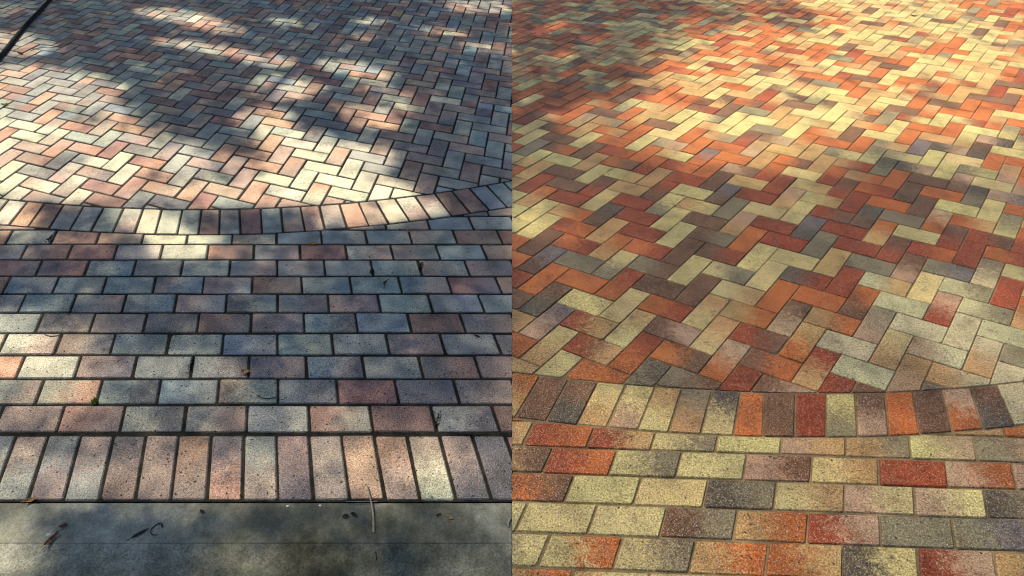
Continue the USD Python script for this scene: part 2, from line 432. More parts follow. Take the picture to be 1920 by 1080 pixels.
CODES_L = parse("""B2,6:S A2,6:GC B5,7:D A5,7:PD B8,8:R A8,8:G A-6,2:C B-3,3:C A-3,3:CP B0,4:SR A0,4:P B3,5:S A3,5:P B6,6:PD A6,6:G B9,7:G
A-5,1:S B-2,2:C A-2,2:PC B1,3:G A1,3:G B4,4:GP A4,4:GC B7,5:G A7,5:G B10,6:PS A-4,0:C B-1,1:P A-1,1:SP B2,2:PS A2,2:R B5,3:DG A5,3:PD B8,4:G A8,4:S B11,5:S
A-3,-1:P B0,0:PR A0,0:DG B3,1:GC A3,1:C B6,2:RS A6,2:G B9,3:PD A9,3:P A-2,-2:C B1,-1:GD A1,-1:PC B4,0:PD A4,0:C B7,1:S A7,1:CG B10,2:DG A10,2:P
A-1,-3:C B2,-2:PC A2,-2:PC B5,-1:R A5,-1:PS B8,0:SP A8,0:SP B11,1:P A11,1:S A0,-4:C B3,-3:PG A3,-3:C B6,-2:R A6,-2:DG B9,-1:DG A9,-1:SR B12,0:G
B9,11:R B12,12:G A12,12:S B15,13:P A15,13:GC B18,14:C A18,14:PD B21,15:P A21,15:DB B24,16:B B10,10:RS A10,10:GD B13,11:G A13,11:R B16,12:S A16,12:R B19,13:SP A19,13:DP B22,14:G A22,14:BG
B11,9:S A11,9:D B14,10:D A14,10:R B17,11:S A17,11:G B20,12:R A20,12:G B23,13:G A9,7:C B12,8:GC A12,8:DP B15,9:B A15,9:G B18,10:P A18,10:G B21,11:GP A21,11:B B24,12:P
A10,6:S B13,7:C A13,7:CG B16,8:GC A16,8:P B19,9:D A19,9:D B22,10:P A22,10:GB A11,5:P B14,6:C A14,6:PS B17,7:G A17,7:GC B20,8:PD A20,8:G B23,9:GB
B12,4:S A12,4:PS B15,5:C A15,5:C B18,6:G A18,6:PR B21,7:PG A21,7:PR B24,8:D B13,3:C A13,3:C B16,4:C A16,4:C B19,5:C A19,5:P B22,6:G A22,6:G
B14,2:C A14,2:CS B17,3:C A17,3:C B20,4:C A20,4:B A12,0:PS B15,1:P""")

CODES_R = parse("""A-2,2:TO B1,3:OR A1,3:N B4,4:NR A4,4:C A-4,0:NV B-1,1:G A-1,1:GC B2,2:GN A2,2:C B5,3:CG A5,3:C A-3,-1:O B0,0:O A0,0:OR B3,1:N A3,1:N B6,2:CT
A-2,-2:KN B1,-1:C A1,-1:C B4,0:OR A4,0:CT B7,1:TO A-1,-3:PV B2,-2:RT A2,-2:CT B5,-1:NP A5,-1:CT B8,0:RN A0,-4:TC B3,-3:RT A3,-3:OR B6,-2:ON A6,-2:OP A1,-5:C B4,-4:O A4,-4:GK B7,-3:GN A7,-3:R
B9,7:R A9,7:RN B12,8:RO A12,8:R B15,9:OR B7,5:C A7,5:T B10,6:G A10,6:PN B13,7:GV A13,7:WG B8,4:KR A8,4:R B11,5:WT A11,5:C B14,6:WG A14,6:R A6,2:O B9,3:O A9,3:NO B12,4:W A12,4:RP B15,5:WG
A7,1:PN B10,2:TO A10,2:PG B13,3:W A13,3:W B16,4:W A8,0:OT B11,1:W A11,1:TC B14,2:PW A14,2:TW B9,-1:NO A9,-1:TR B12,0:W A12,0:PT B15,1:TW A15,1:W B10,-2:NP A10,-2:R B13,-1:N
B-4,16:CG A-15,11:RN A-4,16:C B-12,12:TO B-1,17:C A-12,12:TP B-11,11:NO A-11,11:T B-8,12:OT A-8,12:O B-5,13:C A-5,13:O B-2,14:TG A-2,14:RN A-14,10:C B-9,13:TG A-9,13:OT B-6,14:N A-6,14:C B-3,15:TC A-3,15:C
B-10,10:N A-10,10:C B-7,11:O A-7,11:C B-4,12:GP A-4,12:O B-1,13:O A-1,13:PT A-13,9:C B-9,9:NO A-9,9:N B-6,10:RO A-6,10:O B-3,11:TC A-3,11:OV B0,12:O A0,12:T A-12,8:G B-8,8:C A-8,8:T B-5,9:ON A-5,9:RO B-2,10:RO A-2,10:O B1,11:PN
A-11,7:TC B-7,7:N A-7,7:C B-4,8:CT A-4,8:T B-1,9:R A-1,9:N B2,10:T A-10,6:T B-6,6:N A-6,6:RN B-3,7:T A-3,7:NR B0,8:C A0,8:NV B3,9:R A-9,5:R B-5,5:R A-5,5:C B-2,6:R A-2,6:GC B1,7:TC A1,7:G B4,8:C
A-8,4:TO B-4,4:TO A-4,4:NK B-1,5:R A-1,5:C B2,6:N A2,6:TP A-7,3:C B-3,3:RO A-3,3:T B0,4:R A0,4:C B3,5:NG A3,5:O A-6,2:C B-2,2:OR A-5,1:N
B4,12:C B5,11:CT A5,11:RN B8,12:OR A8,12:N B11,13:O A11,13:GK B14,14:PV A3,9:TP B6,10:CT A6,10:R B9,11:O A9,11:N B12,12:C A12,12:C A4,8:C B7,9:RN A7,9:NK B10,10:G A10,10:OP B13,11:OT A13,11:CG
B5,7:R A5,7:KV B8,8:R A8,8:TO B11,9:C A11,9:RN B14,10:RN A14,10:RO B6,6:R A6,6:G A4,12:RO B7,13:TO A7,13:O B10,14:N A10,14:NP B13,15:C A13,15:PO A2,10:R A1,11:RO
B3,13:ON A3,13:T B6,14:TR A6,14:GK B9,15:KP A9,15:C B12,16:GC A12,16:PT B2,14:T A2,14:T B5,15:GC A5,15:CG B8,16:GC A8,16:C B11,17:C A11,17:O B14,18:O B1,15:NP A1,15:TO B4,16:O A4,16:O B7,17:GT A7,17:V B10,18:KP A10,18:KN B13,19:C
B0,16:G A0,16:C B3,17:OT A3,17:N B6,18:C A6,18:O B9,19:T A9,19:TC B12,20:PK A12,20:CG A-1,17:T B2,18:CT A2,18:C B5,19:TO A5,19:C B8,20:O A8,20:O B11,21:C A11,21:CG""")

L_LIM, R_LIM = -8.0, 8.0
clip_left_field = above(LEFT_UP, L_LIM, .3)
clip_left_apron = below(LEFT_LOW, L_LIM, .3)
clip_left = clip_right = None
clip_right_field = above(RIGHT_UP, -.3, R_LIM)
clip_right_apron = below(RIGHT_LOW, -.3, R_LIM)

left_args = (FADED, TONES_L, .0062, .005, .0045, .0008, -1)
right_args = (SEALED, TONES_R, .0022, .005, .0048, .0007, 1)

p = xform('pavement', kind='structure', category='pavement', label='faded grey and pink herringbone block pavement in dappled shade, left half')
pv = Paving(*left_args)
herringbone(pv, (-2.6942, 2.8429), (0.1035, -0.03809), (0.00581, 0.09536), clip_left_field, CODES_L, W_LF, 'LF')
pv.build(p)

p = xform('pavement', kind='structure', category='pavement', label='glossy red, cream and brown herringbone block pavement in warm sun, right half')
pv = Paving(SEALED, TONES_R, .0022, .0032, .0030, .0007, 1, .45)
herringbone(pv, (0.1718, 1.8299), (0.07784, -0.04052), (0.07595, 0.08538), clip_right_field, CODES_R, W_R, 'RF')
pv.build(p)

p = xform('pavement', kind='structure', category='pavement', label='curved border course of faded blocks set on end along the grey herringbone')
pv = Paving(*left_args)
LUJ = [-2.46, -2.359, -2.268, -2.168, -2.064, -1.961, -1.862, -1.766, -1.675, -1.574, -1.482, -1.396, -1.302, -1.203, -1.109, -1.018, -0.93, -0.837, -0.746, -0.665, -0.574, -0.479, -0.385, -0.301, -0.216, -0.13, -0.046]
LLJ = [-2.42, -2.322, -2.225, -2.121, -2.018, -1.916, -1.812, -1.711, -1.614, -1.513, -1.417, -1.322, -1.227, -1.131, -1.039, -0.941, -0.852, -0.755, -0.657, -0.567, -0.473, -0.379, -0.283, -0.194, -0.106, -0.021, 0.07]
codes = dict(enumerate('C C C S SR GP G G PC C C CG RP GD R G PG PS DP S P C PC CP R R B B B'.split(), 7))
band(pv, LEFT_UP, LEFT_LOW, carry_on(LUJ, 9, 3), carry_on(LLJ, 9, 3), codes, W_L, clip_left, 'LB')
pv.build(p)

p = xform('pavement', kind='structure', category='pavement', label='curved border course of glossy red, brown and cream blocks set on end')
pv = Paving(*right_args)
RUJ = [0.1, 0.196, 0.294, 0.39, 0.487, 0.576, 0.677, 0.772, 0.85, 0.955, 1.056, 1.154, 1.254, 1.348, 1.449, 1.553, 1.651]
RLJ = [0.01, 0.108, 0.206, 0.302, 0.399, 0.495, 0.593, 0.695, 0.789, 0.887, 0.984, 1.084, 1.183, 1.285, 1.393, 1.494, 1.605]
codes = dict(enumerate('TO TO N KN TC PC CT TG CK O N R GC PN O N OP KN W'.split(), 1))
band(pv, RIGHT_UP, RIGHT_LOW, carry_on(RUJ, 3, 10), carry_on(RLJ, 3, 10), codes, W_R, clip_right, 'RB')
pv.build(p)

p = xform('pavement', kind='structure', category='pavement', label='straight courses of faded grey and pink blocks in front of the grey curved border')
pv = Paving(*left_args)
codes = {0: 'P SP GD GP GC SC R GD R'.split(), 1: 'GP CS GD BG PG GD R D DP'.split(), 2: 'S C PD G GD DP BD G DR P'.split(), 3: 'C CP PD BG G BG BG G DP G D'.split(),
         4: 'G DP PD D RD PD BD B R DP'.split(), 5: 'DG BG GP GB PG DG GD PD BG GB G'.split(), 6: 'R BG BG BG DB PG RP GB B BP RD P'.split(), 7: 'RD DR GB G GC GP G G BG PG PD'.split(),
         8: 'PG PR R GC C SP GP R GP PG B P'.split(), 9: 'S CG SR SP C C PG BG BG BG PG RP R'.split(), 10: 'P P P P P P P P P P CP B GB'.split()}
first = {0: -4, 1: -5, 2: -5, 3: -6, 4: -5, 5: -6, 6: -6, 7: -6, 8: -6, 9: -7, 10: -7}
rows(pv, (-0.8376, 1.0937), (0.20045, -0.00002), (-0.0337, 0.10977), clip_left_apron, codes, first, W_L, 'LA', 0, 17)
pv.build(p)

p = xform('pavement', kind='structure', category='pavement', label='straight courses of glossy cream, orange and grey blocks in front of the red curved border')
pv = Paving(*right_args)
codes = {0: 'NT RO RT CG C PT TG CP GP'.split(), -1: 'TN RO CG C PN CT R PO P'.split(), -2: 'ON C C KG CT PC PC KG'.split(), -3: 'C C C NG TO RP G GV'.split(), -4: 'GC CO CG TO OT KC RP TG'.split(), -5: 'N TO TC'.split()}
first = {0: -5, -1: -5, -2: -4, -3: -5, -4: -4, -5: -5}
rows(pv, (0.8184, 1.015), (0.19676, -0.00768), (0.04077, 0.0905), clip_right_apron, codes, first, W_R, 'RA', -12, 12)
pv.build(p)

p = xform('pavement', kind='structure', category='pavement', label='edging course of long faded blocks on end beside the concrete gutter')
pv = Paving(*left_args)
codes = dict(enumerate('P CG GP PR GP DP P SR SD GP PD P S PS C D D R'.split(), -15 + 0))
hdr = 'P CG GP PG GP PD P PS SD PG DP P S PS CP DP D R'.split()
o, a, b = map(np.array, ((-0.843, 1.0863), (0.10224, 0.0), (-0.07189, 0.22334)))
for u in range(-16, 14):
    q = [o + u * a - b, o + (u + 1) * a - b, o + (u + 1) * a, o + u * a]
    n = u + 9
    code = hdr[n] if 0 <= n < len(hdr) else pick(W_L, f'LH{u}')
    pv.add(np.array(q), (q[0] + q[1]) / 2, (q[2] + q[3]) / 2, code, clip_left, f'LH{u}')
pv.build(p)

# the beds that show in the joints, the ground that reaches the horizon and the concrete gutter
def sheet(poly, z):
    xy = np.array(poly.exterior.coords)[:-1]
    v, f = trimesh.creation.triangulate_polygon(Polygon(xy), engine='earcut')
    return np.c_[v, np.full(len(v), z)], f
import meshkit
def soil_bed():
    """Soil washed unevenly into the joints; finely shaped where it is near."""
    xs, ys = np.linspace(-3.2, -SEAM, 330), np.linspace(.8618, 2.7, 190)
    X, Y = np.meshgrid(xs, ys)
    n1 = meshkit.fbm(np.c_[X.ravel() * 9, Y.ravel() * 9, np.zeros(X.size)], 4)
    n2 = meshkit.fbm(np.c_[X.ravel() * 45, Y.ravel() * 45, np.ones(X.size)], 2)
    z = -.0105 + .0065 * np.clip(n1 * 1.5 + .25, 0, 1) + .0018 * n2
    v = np.c_[X.ravel(), Y.ravel(), np.minimum(z, -.0028)]
    i, j = np.meshgrid(np.arange(len(xs) - 1), np.arange(len(ys) - 1)); a = (j * len(xs) + i).ravel()
    f = np.vstack([np.c_[a, a + 1, a + 1 + len(xs)], np.c_[a, a + 1 + len(xs), a + len(xs)]])
    return join([(v, f), sheet(Polygon([(-7.2, 2.7), (-SEAM, 2.7), (-SEAM, 6.8), (-7.2, 6.8)]), -.0095), sheet(Polygon([(-7.2, .862), (-3.2, .862), (-3.2, 2.7), (-7.2, 2.7)]), -.0095)])
obj('bed_soil', soil_bed(), SOIL, kind='structure', label='dark soil in the open joints of the faded pavement', category='soil')
obj('bed_sand', sheet(Polygon([(SEAM, -.3), (7.2, -.3), (7.2, 6.8), (SEAM, 6.8)]), -.0042), SAND, kind='structure', label='pale sand swept into the joints of the glossy pavement', category='sand')
obj('ground', sheet(Polygon([(-300, -300), (300, -300), (300, 300), (-300, 300)]), -.13), EARTH, kind='structure', label='bare ground around the paved driveway', category='ground')
g = xform('gutter', kind='structure', category='gutter', label='grey stained concrete gutter along the front of the faded pavement')
def slab(x0, x1, y0, y1, z0, z1, c):
    poly = Polygon([(x0, y0), (x1, y0), (x1, y1), (x0, y1)])
    core = np.array([(x0 + c, y0 + c), (x1 - c, y0 + c), (x1 - c, y1 - c), (x0 + c, y1 - c)])
    out = np.array([(x0, y0), (x1, y0), (x1, y1), (x0, y1)])
    v = np.vstack([np.c_[out, [z0] * 4], np.c_[out, [z1 - c] * 4], np.c_[core, [z1] * 4]])
    f = []
    for r in (0, 4):
        for i in range(4):
            a, b = r + i, r + (i + 1) % 4
            f += [[a, b, b + 4], [a, b + 4, a + 4]]
    f += [[8, 9, 10], [8, 10, 11]]
    return v, np.array(f)
obj('trowelled_edge', slab(-4.5, -SEAM, .7436, .8595, -.12, -.006, .0008), CONC_A, g)
obj('rough_slab', slab(-4.5, -SEAM, -.6, .7430, -.12, -.0066, .0008), CONC_B, g)

# share of the sun that comes through the crowns, by place on the paving: (share, softness, outline in metres)
SHADE = [
(0.08, 0.1, [(-7.822, 7.036), (0.0, 7.036), (0.0, 0.505), (-1.738, 0.505)]),
(0.13, 0.12, [(-3.034, 2.154), (-0.048, 2.154), (-0.035, 1.2), (-2.211, 1.2)]),
(0.75, 0.1, [(-5.165, 5.14), (-3.969, 4.936), (-3.485, 4.625), (-3.384, 4.486), (-3.562, 4.386), (-4.619, 4.452)]),
(0.3, 0.1, [(-5.164, 5.751), (-4.354, 5.702), (-4.048, 5.432), (-4.771, 5.21)]),
(0.95, 0.12, [(-4.904, 4.321), (-3.451, 4.237), (-2.958, 4.037), (-2.566, 3.806), (-2.584, 3.635), (-2.402, 3.475), (-2.244, 3.254), (-2.055, 3.117), (-1.8, 3.02), (-1.593, 2.867), (-1.409, 2.837), (-1.227, 2.371), (-1.384, 2.38), (-1.698, 2.394), (-2.24, 2.441), (-3.302, 2.465)]),
(0.45, 0.06, [(-2.816, 3.475), (-2.638, 3.514), (-2.408, 3.325), (-2.416, 3.219), (-2.697, 3.325)]),
(0.45, 0.06, [(-2.559, 2.837), (-2.455, 2.957), (-2.301, 2.837), (-2.347, 2.669), (-2.462, 2.724)]),
(0.35, 0.06, [(-1.988, 2.669), (-1.852, 2.735), (-1.645, 2.643), (-1.694, 2.565), (-1.909, 2.565)]),
(0.4, 0.05, [(-1.659, 2.78), (-1.403, 2.735), (-1.38, 2.59), (-1.526, 2.616)]),
(0.3, 0.05, [(-1.913, 2.465), (-1.641, 2.441), (-1.606, 2.361), (-1.84, 2.371)]),
(0.98, 0.1, [(-1.529, 3.289), (-1.334, 3.275), (-1.113, 3.15), (-0.9, 3.02), (-0.661, 2.926), (-0.614, 2.808), (-0.718, 2.669), (-0.454, 2.539), (-0.523, 2.455), (-0.82, 2.38), (-1.201, 2.371), (-1.353, 2.669), (-1.323, 2.837)]),
(0.85, 0.08, [(-1.737, 3.514), (-1.375, 3.475), (-1.284, 3.325), (-1.318, 3.219), (-1.644, 3.254)]),
(0.8, 0.07, [(-1.077, 3.554), (-0.729, 3.475), (-0.632, 3.254), (-0.841, 3.184), (-1.027, 3.325)]),
(0.03, 0.06, [(-1.336, 3.514), (-1.06, 3.475), (-0.973, 3.219), (-1.183, 3.184), (-1.284, 3.325)]),
(0.85, 0.08, [(-3.363, 5.604), (-3.046, 5.588), (-2.577, 5.356), (-2.291, 5.07), (-2.079, 4.833), (-2.416, 4.936), (-2.823, 5.182), (-3.226, 5.386)]),
(0.9, 0.08, [(-2.873, 4.808), (-2.552, 4.746), (-2.152, 4.566), (-1.911, 4.452), (-1.656, 4.397), (-1.52, 4.185), (-1.748, 4.185), (-2.039, 4.364), (-2.372, 4.508), (-2.722, 4.66)]),
(0.85, 0.09, [(-1.738, 4.037), (-1.453, 3.942), (-1.249, 3.851), (-1.301, 3.635), (-1.494, 3.594), (-1.749, 3.851)]),
(0.9, 0.08, [(-1.421, 4.321), (-1.039, 4.257), (-0.813, 4.037), (-0.833, 3.924), (-1.105, 4.018), (-1.36, 4.155)]),
(0.5, 0.1, [(-1.017, 3.942), (-0.696, 3.719), (-0.534, 3.514), (-0.657, 3.437), (-0.883, 3.594)]),
(0.7, 0.06, [(-2.098, 5.297), (-1.862, 5.268), (-1.755, 5.126), (-1.947, 5.098)]),
(0.55, 0.06, [(-1.283, 5.327), (-1.072, 5.297), (-1.066, 5.126), (-1.272, 5.154)]),
(0.5, 0.06, [(-1.273, 4.936), (-1.095, 4.91), (-1.085, 4.733), (-1.236, 4.758)]),
(0.5, 0.06, [(-0.796, 5.098), (-0.393, 5.016), (-0.339, 4.833), (-0.684, 4.884)]),
(0.5, 0.08, [(-0.416, 4.709), (0.0, 4.66), (0.0, 4.408), (-0.32, 4.474)]),
(0.65, 0.08, [(-0.687, 5.802), (0.0, 5.836), (0.0, 5.417), (-0.515, 5.478)]),
(0.8, 0.06, [(-3.01, 2.427), (-2.315, 2.394), (-2.169, 2.216), (-2.236, 2.187), (-2.806, 2.17)]),
(0.95, 0.06, [(-1.924, 2.394), (-1.675, 2.343), (-1.495, 2.216), (-1.493, 2.154), (-1.637, 2.154), (-1.836, 2.237)]),
(0.35, 0.05, [(-1.819, 2.38), (-1.579, 2.357), (-1.538, 2.29), (-1.643, 2.272)]),
(0.95, 0.06, [(-1.665, 2.162), (-1.36, 2.154), (-1.293, 1.979), (-1.507, 1.972)]),
(0.35, 0.08, [(-2.239, 2.154), (-1.758, 2.154), (-1.718, 2.074), (-2.165, 2.074)]),
(0.9, 0.07, [(-0.94, 2.348), (-0.776, 2.417), (-0.523, 2.455), (-0.339, 2.441), (-0.376, 2.303), (-0.642, 2.246), (-0.855, 2.203)]),
(0.35, 0.08, [(-1.345, 2.113), (-1.129, 2.074), (-1.127, 1.997), (-1.304, 1.979)]),
(0.75, 0.06, [(-2.287, 1.647), (-1.824, 1.638), (-1.795, 1.551), (-2.206, 1.54)]),
(0.95, 0.07, [(-2.199, 1.531), (-1.649, 1.54), (-1.63, 1.438), (-2.124, 1.432)]),
(0.7, 0.07, [(-1.688, 1.504), (-1.548, 1.518), (-1.5, 1.464), (-1.607, 1.432)]),
(0.95, 0.07, [(-2.12, 1.427), (-1.547, 1.427), (-1.503, 1.314), (-2.03, 1.309)]),
(0.7, 0.08, [(-1.561, 1.417), (-1.432, 1.407), (-1.353, 1.326), (-1.505, 1.319)]),
(0.55, 0.05, [(-1.261, 1.387), (-1.157, 1.407), (-1.112, 1.326), (-1.232, 1.323)]),
(0.9, 0.04, [(-1.134, 1.407), (-1.062, 1.407), (-0.961, 1.338), (-0.973, 1.319), (-1.085, 1.323)]),
(0.8, 0.08, [(-1.634, 1.304), (-1.415, 1.304), (-1.382, 1.209), (-1.585, 1.209)]),
(0.45, 0.08, [(-1.207, 1.309), (-1.006, 1.309), (-0.986, 1.209), (-1.162, 1.209)]),
(0.45, 0.08, [(-1.935, 1.304), (-1.643, 1.304), (-1.585, 1.209), (-1.866, 1.209)]),
(0.5, 0.08, [(-1.486, 1.192), (-1.294, 1.192), (-1.311, 1.092), (-1.445, 1.092)]),
(0.85, 0.06, [(-0.648, 1.196), (-0.472, 1.192), (-0.413, 1.1), (-0.607, 1.1)]),
(0.3, 0.06, [(-0.839, 1.192), (-0.663, 1.187), (-0.642, 1.104), (-0.794, 1.104)]),
(0.3, 0.1, [(-1.857, 1.196), (0.07, 1.196), (0.067, 1.092), (-1.781, 1.092)]),
(0.46, 0.08, [(-1.773, 1.08), (0.067, 1.08), (0.061, 0.861), (-1.614, 0.861)]),
(0.4, 0.1, [(-1.582, 1.49), (-1.348, 1.451), (-0.914, 1.362), (-0.951, 1.309), (-1.244, 1.309), (-1.511, 1.362)]),
(0.46, 0.12, [(-1.701, 0.982), (-0.87, 0.991), (-0.749, 0.87), (-1.614, 0.861)]),
(0.5, 0.08, [(-0.534, 1.076), (-0.425, 1.073), (-0.356, 0.946), (-0.474, 0.946)]),
(0.62, 0.07, [(-0.32, 1.038), (-0.212, 1.019), (-0.138, 0.87), (-0.259, 0.865)]),
(0.45, 0.06, [(-0.157, 0.929), (0.0, 0.937), (0.0, 0.861), (-0.137, 0.861)]),
(0.55, 0.05, [(-1.019, 0.964), (-0.922, 1.0), (-0.779, 0.87), (-0.961, 0.865)]),
(0.85, 0.09, [(-1.579, 0.813), (-1.363, 0.813), (-1.271, 0.723), (-1.232, 0.614), (-1.434, 0.614)]),
(0.02, 0.09, [(-1.339, 0.848), (-0.907, 0.845), (-0.845, 0.627), (-1.185, 0.627)]),
(0.42, 0.1, [(-0.817, 0.767), (-0.379, 0.767), (-0.357, 0.641), (-0.768, 0.641)]),
(0.5, 0.08, [(-0.872, 0.76), (-0.697, 0.76), (-0.616, 0.681), (-0.811, 0.681)]),
(0.33, 0.1, [(-0.394, 0.853), (0.0, 0.853), (0.0, 0.76), (-0.349, 0.76)]),
(0.22, 0.1, [(-0.203, 0.76), (0.058, 0.76), (0.054, 0.627), (-0.163, 0.627)]),
(0.3, 0.12, [(0.012, 7.036), (7.707, 7.036), (1.713, 0.505), (0.003, 0.505)]),
(0.18, 0.1, [(0.012, 7.036), (1.265, 7.036), (1.627, 5.836), (1.234, 5.07), (0.956, 4.452), (0.835, 3.942), (0.735, 3.514), (0.456, 3.399), (0.006, 3.084)]),
(0.92, 0.3, [(2.128, 7.036), (2.169, 5.836), (2.14, 5.432), (1.915, 5.14), (1.596, 4.936), (1.299, 4.566), (1.133, 4.342), (1.016, 4.135), (0.912, 3.762), (0.635, 3.514), (0.578, 3.325), (0.69, 3.219), (0.81, 3.02), (0.949, 2.837), (1.231, 2.724), (1.485, 2.808), (1.762, 2.926), (2.161, 3.02), (2.503, 2.988), (3.014, 3.084), (4.204, 3.219), (7.707, 7.036)]),
(0.42, 0.16, [(2.169, 5.836), (2.631, 5.751), (2.699, 5.432), (2.379, 5.07), (2.093, 5.14)]),
(0.5, 0.12, [(2.341, 5.21), (2.599, 5.182), (2.416, 4.936), (2.243, 4.936)]),
(0.55, 0.07, [(1.395, 5.21), (1.656, 5.356), (1.71, 5.21), (1.423, 4.936)]),
(0.5, 0.06, [(0.549, 4.808), (0.715, 4.783), (0.656, 4.625), (0.516, 4.66)]),
(0.5, 0.06, [(0.32, 4.474), (0.482, 4.508), (0.43, 4.342), (0.293, 4.342)]),
(0.5, 0.06, [(0.173, 4.936), (0.41, 5.282), (0.493, 5.182), (0.211, 4.808)]),
(0.6, 0.06, [(0.404, 3.554), (0.616, 3.635), (0.629, 3.475), (0.424, 3.399)]),
(0.7, 0.06, [(0.197, 3.437), (0.393, 3.422), (0.415, 3.304), (0.224, 3.304)]),
(0.65, 0.06, [(0.395, 3.254), (0.603, 3.275), (0.546, 3.071), (0.372, 2.988)]),
(0.6, 0.07, [(0.726, 3.15), (0.886, 3.097), (0.808, 2.926), (0.685, 2.988)]),
(0.65, 0.07, [(0.005, 2.348), (0.202, 2.334), (0.172, 2.216), (0.005, 2.133)]),
(0.5, 0.12, [(2.173, 2.926), (2.971, 3.02), (2.68, 2.59), (2.152, 2.616)]),
(0.45, 0.2, [(2.254, 2.465), (2.628, 2.514), (2.228, 1.924), (2.048, 1.997)]),
(0.55, 0.2, [(1.639, 1.788), (2.251, 1.924), (1.755, 1.2), (1.671, 1.29), (1.524, 1.49)]),
(0.42, 0.15, [(1.44, 1.924), (1.933, 1.997), (1.633, 1.545), (1.34, 1.602)]),
(0.4, 0.25, [(0.004, 1.245), (1.663, 1.116), (1.292, 0.564), (0.003, 0.564)]),
]

# ---------------------------------------------------------------- small things on the pavement
def leaf_mesh(L, W, curl, bend, seed):
    """A pointed leaf with a midrib fold, curled along and across."""
    r = random.Random(seed); nu, nv = 9, 5
    v = []
    for i in range(nu):
        t = i / (nu - 1); w = W / 2 * math.sin(math.pi * min(1, t ** .8)) ** .8 + .0004
        for k in range(nv):
            s = k / (nv - 1) * 2 - 1
            v.append((L * (t - .5), w * s + bend * L * math.sin(math.pi * t), curl * L * (4 * (t - .5) ** 2) + abs(s) ** 1.4 * W * .28 + r.uniform(0, .0005)))
    f = []
    for i in range(nu - 1):
        for k in range(nv - 1):
            a = i * nv + k
            f += [[a, a + nv, a + nv + 1], [a, a + nv + 1, a + 1]]
    v = np.array(v); f = np.array(f)
    v2 = v - [0, 0, .0006]
    return np.vstack([v, v2]), np.vstack([f, f[:, ::-1] + len(v)])

def place(m, x, y, z, rot, pitch=0.0):
    v, f = m
    c, s = math.cos(pitch), math.sin(pitch)
    v = np.c_[v[:, 0] * c + v[:, 2] * s, v[:, 1], -v[:, 0] * s + v[:, 2] * c]
    c, s = math.cos(rot), math.sin(rot)
    return np.c_[v[:, 0] * c - v[:, 1] * s + x, v[:, 0] * s + v[:, 1] * c + y, v[:, 2] - v[:, 2].min() + z], f

def leaf(x, y, L, W, rot, mat, label, z=.0006, curl=.12, bend=.1, stem=True, cat='leaf', pitch=0.0):
    t = xform('fallen_leaf', label=label, category=cat)
    blade = place(leaf_mesh(L, W, curl, bend, label), x, y, z, math.radians(rot), pitch)
    obj('blade', blade, mat, t)
    if stem:
        c, s = math.cos(math.radians(rot)), math.sin(math.radians(rot))
        p0 = np.array([x - c * L * .5, y - s * L * .5, z + .003]); p1 = p0 + [-c * L * .3, -s * L * .3 + .002, 0]
        obj('stem', tube(spline([p0, (p0 + p1) / 2 + [0, .001, .001], p1], 6), .0009, 6), mat, t)
    return t

GZ = -.006   # top of the gutter
leaf(-1.375, .863, .034, .013, 12, DRYLEAF, 'small curled tan leaf in the joint at the gutter, far left', z=-.004, curl=.3)
t = leaf(-1.247, .752, .042, .015, 68, REDLEAF, 'reddish brown leaf with a pale chip on the left of the gutter', z=GZ, curl=.22)
obj('pale_fleck', place(leaf_mesh(.016, .010, .1, 0, 'w'), -1.262, .764, GZ + .008, 1.1), PALE, t)
obj('torn_tip', place(leaf_mesh(.022, .012, .35, .2, 'tt'), -1.236, .787, GZ + .001, .3), REDLEAF, t)
leaf(-1.018, .768, .046, .009, 38, DARKLEAF, 'thin dark husk lying slanted on the gutter', z=GZ, curl=.08, bend=.05)
pts = [(-.979 + .014 * math.cos(a), .781 + .017 * math.sin(a), GZ + .003 + .002 * math.sin(2 * a)) for a in np.linspace(.3, 5.2, 12)]
obj('curled_tendril', tube(pts, .0018, 6, np.linspace(.0022, .0010, 12)), DARKTWIG, label='dark tendril curled into a ring on the gutter', category='tendril')
leaf(-.874, .834, .016, .008, 150, DARKLEAF, 'tiny dark leaf scrap on the gutter right of the curled ring', z=GZ, stem=False)
leaf(-.466, .818, .016, .011, 20, DARKLEAF, 'dark round scrap of leaf on the gutter left of the long twig', z=GZ, stem=True)
leaf(-.444, .822, .022, .009, -30, DARKLEAF, 'dark pointed scrap of leaf nearest the long twig on the gutter', z=GZ, stem=False)
leaf(-.206, .823, .015, .005, 25, DARKLEAF, 'thin black leaf scrap on the gutter, upper one right of the twig', z=GZ, stem=False)
leaf(-.173, .813, .014, .007, -20, DRYLEAF, 'brown leaf scrap on the gutter, lower one right of the twig', z=GZ, stem=False)
obj('twig', tube(spline([(-.423, .910, .0045), (-.405, .868, .0042), (-.394, .838, .000), (-.386, .806, -.003), (-.380, .772, -.0035)], 14), .003, 7, np.linspace(.0018, .0030, 14)), TWIG, label='long pale twig lying from the edging blocks down onto the gutter', category='twig')
obj('straw', tube(spline([(-.474, .8605, .0005), (-.43, .8600, .0012), (-.385, .8612, .0008)], 8), .0011, 6), TWIG, label='thin pale straw lying in the joint across the long twig', category='straw')
obj('twig', tube(spline([(-.004, .812, GZ + .003), (-.009, .801, GZ + .004), (-.009, .788, GZ + .002)], 8), .0022, 6), TWIG, label='short pale twig at the right end of the gutter', category='twig')
obj('twig', tube(spline([(-.367, .719, GZ + .001), (-.361, .708, GZ + .002), (-.360, .697, GZ + .001)], 6), .0012, 6), DARKTWIG, label='very short dark twig on the rough concrete below the long twig', category='twig')
obj('twig', tube(spline([(-.849, 1.238, .003), (-.815, 1.226, .003), (-.776, 1.236, .004)], 8), .0014, 6), DARKTWIG, label='thin dark bowed twig on a grey block in the second course from the edging', category='twig')
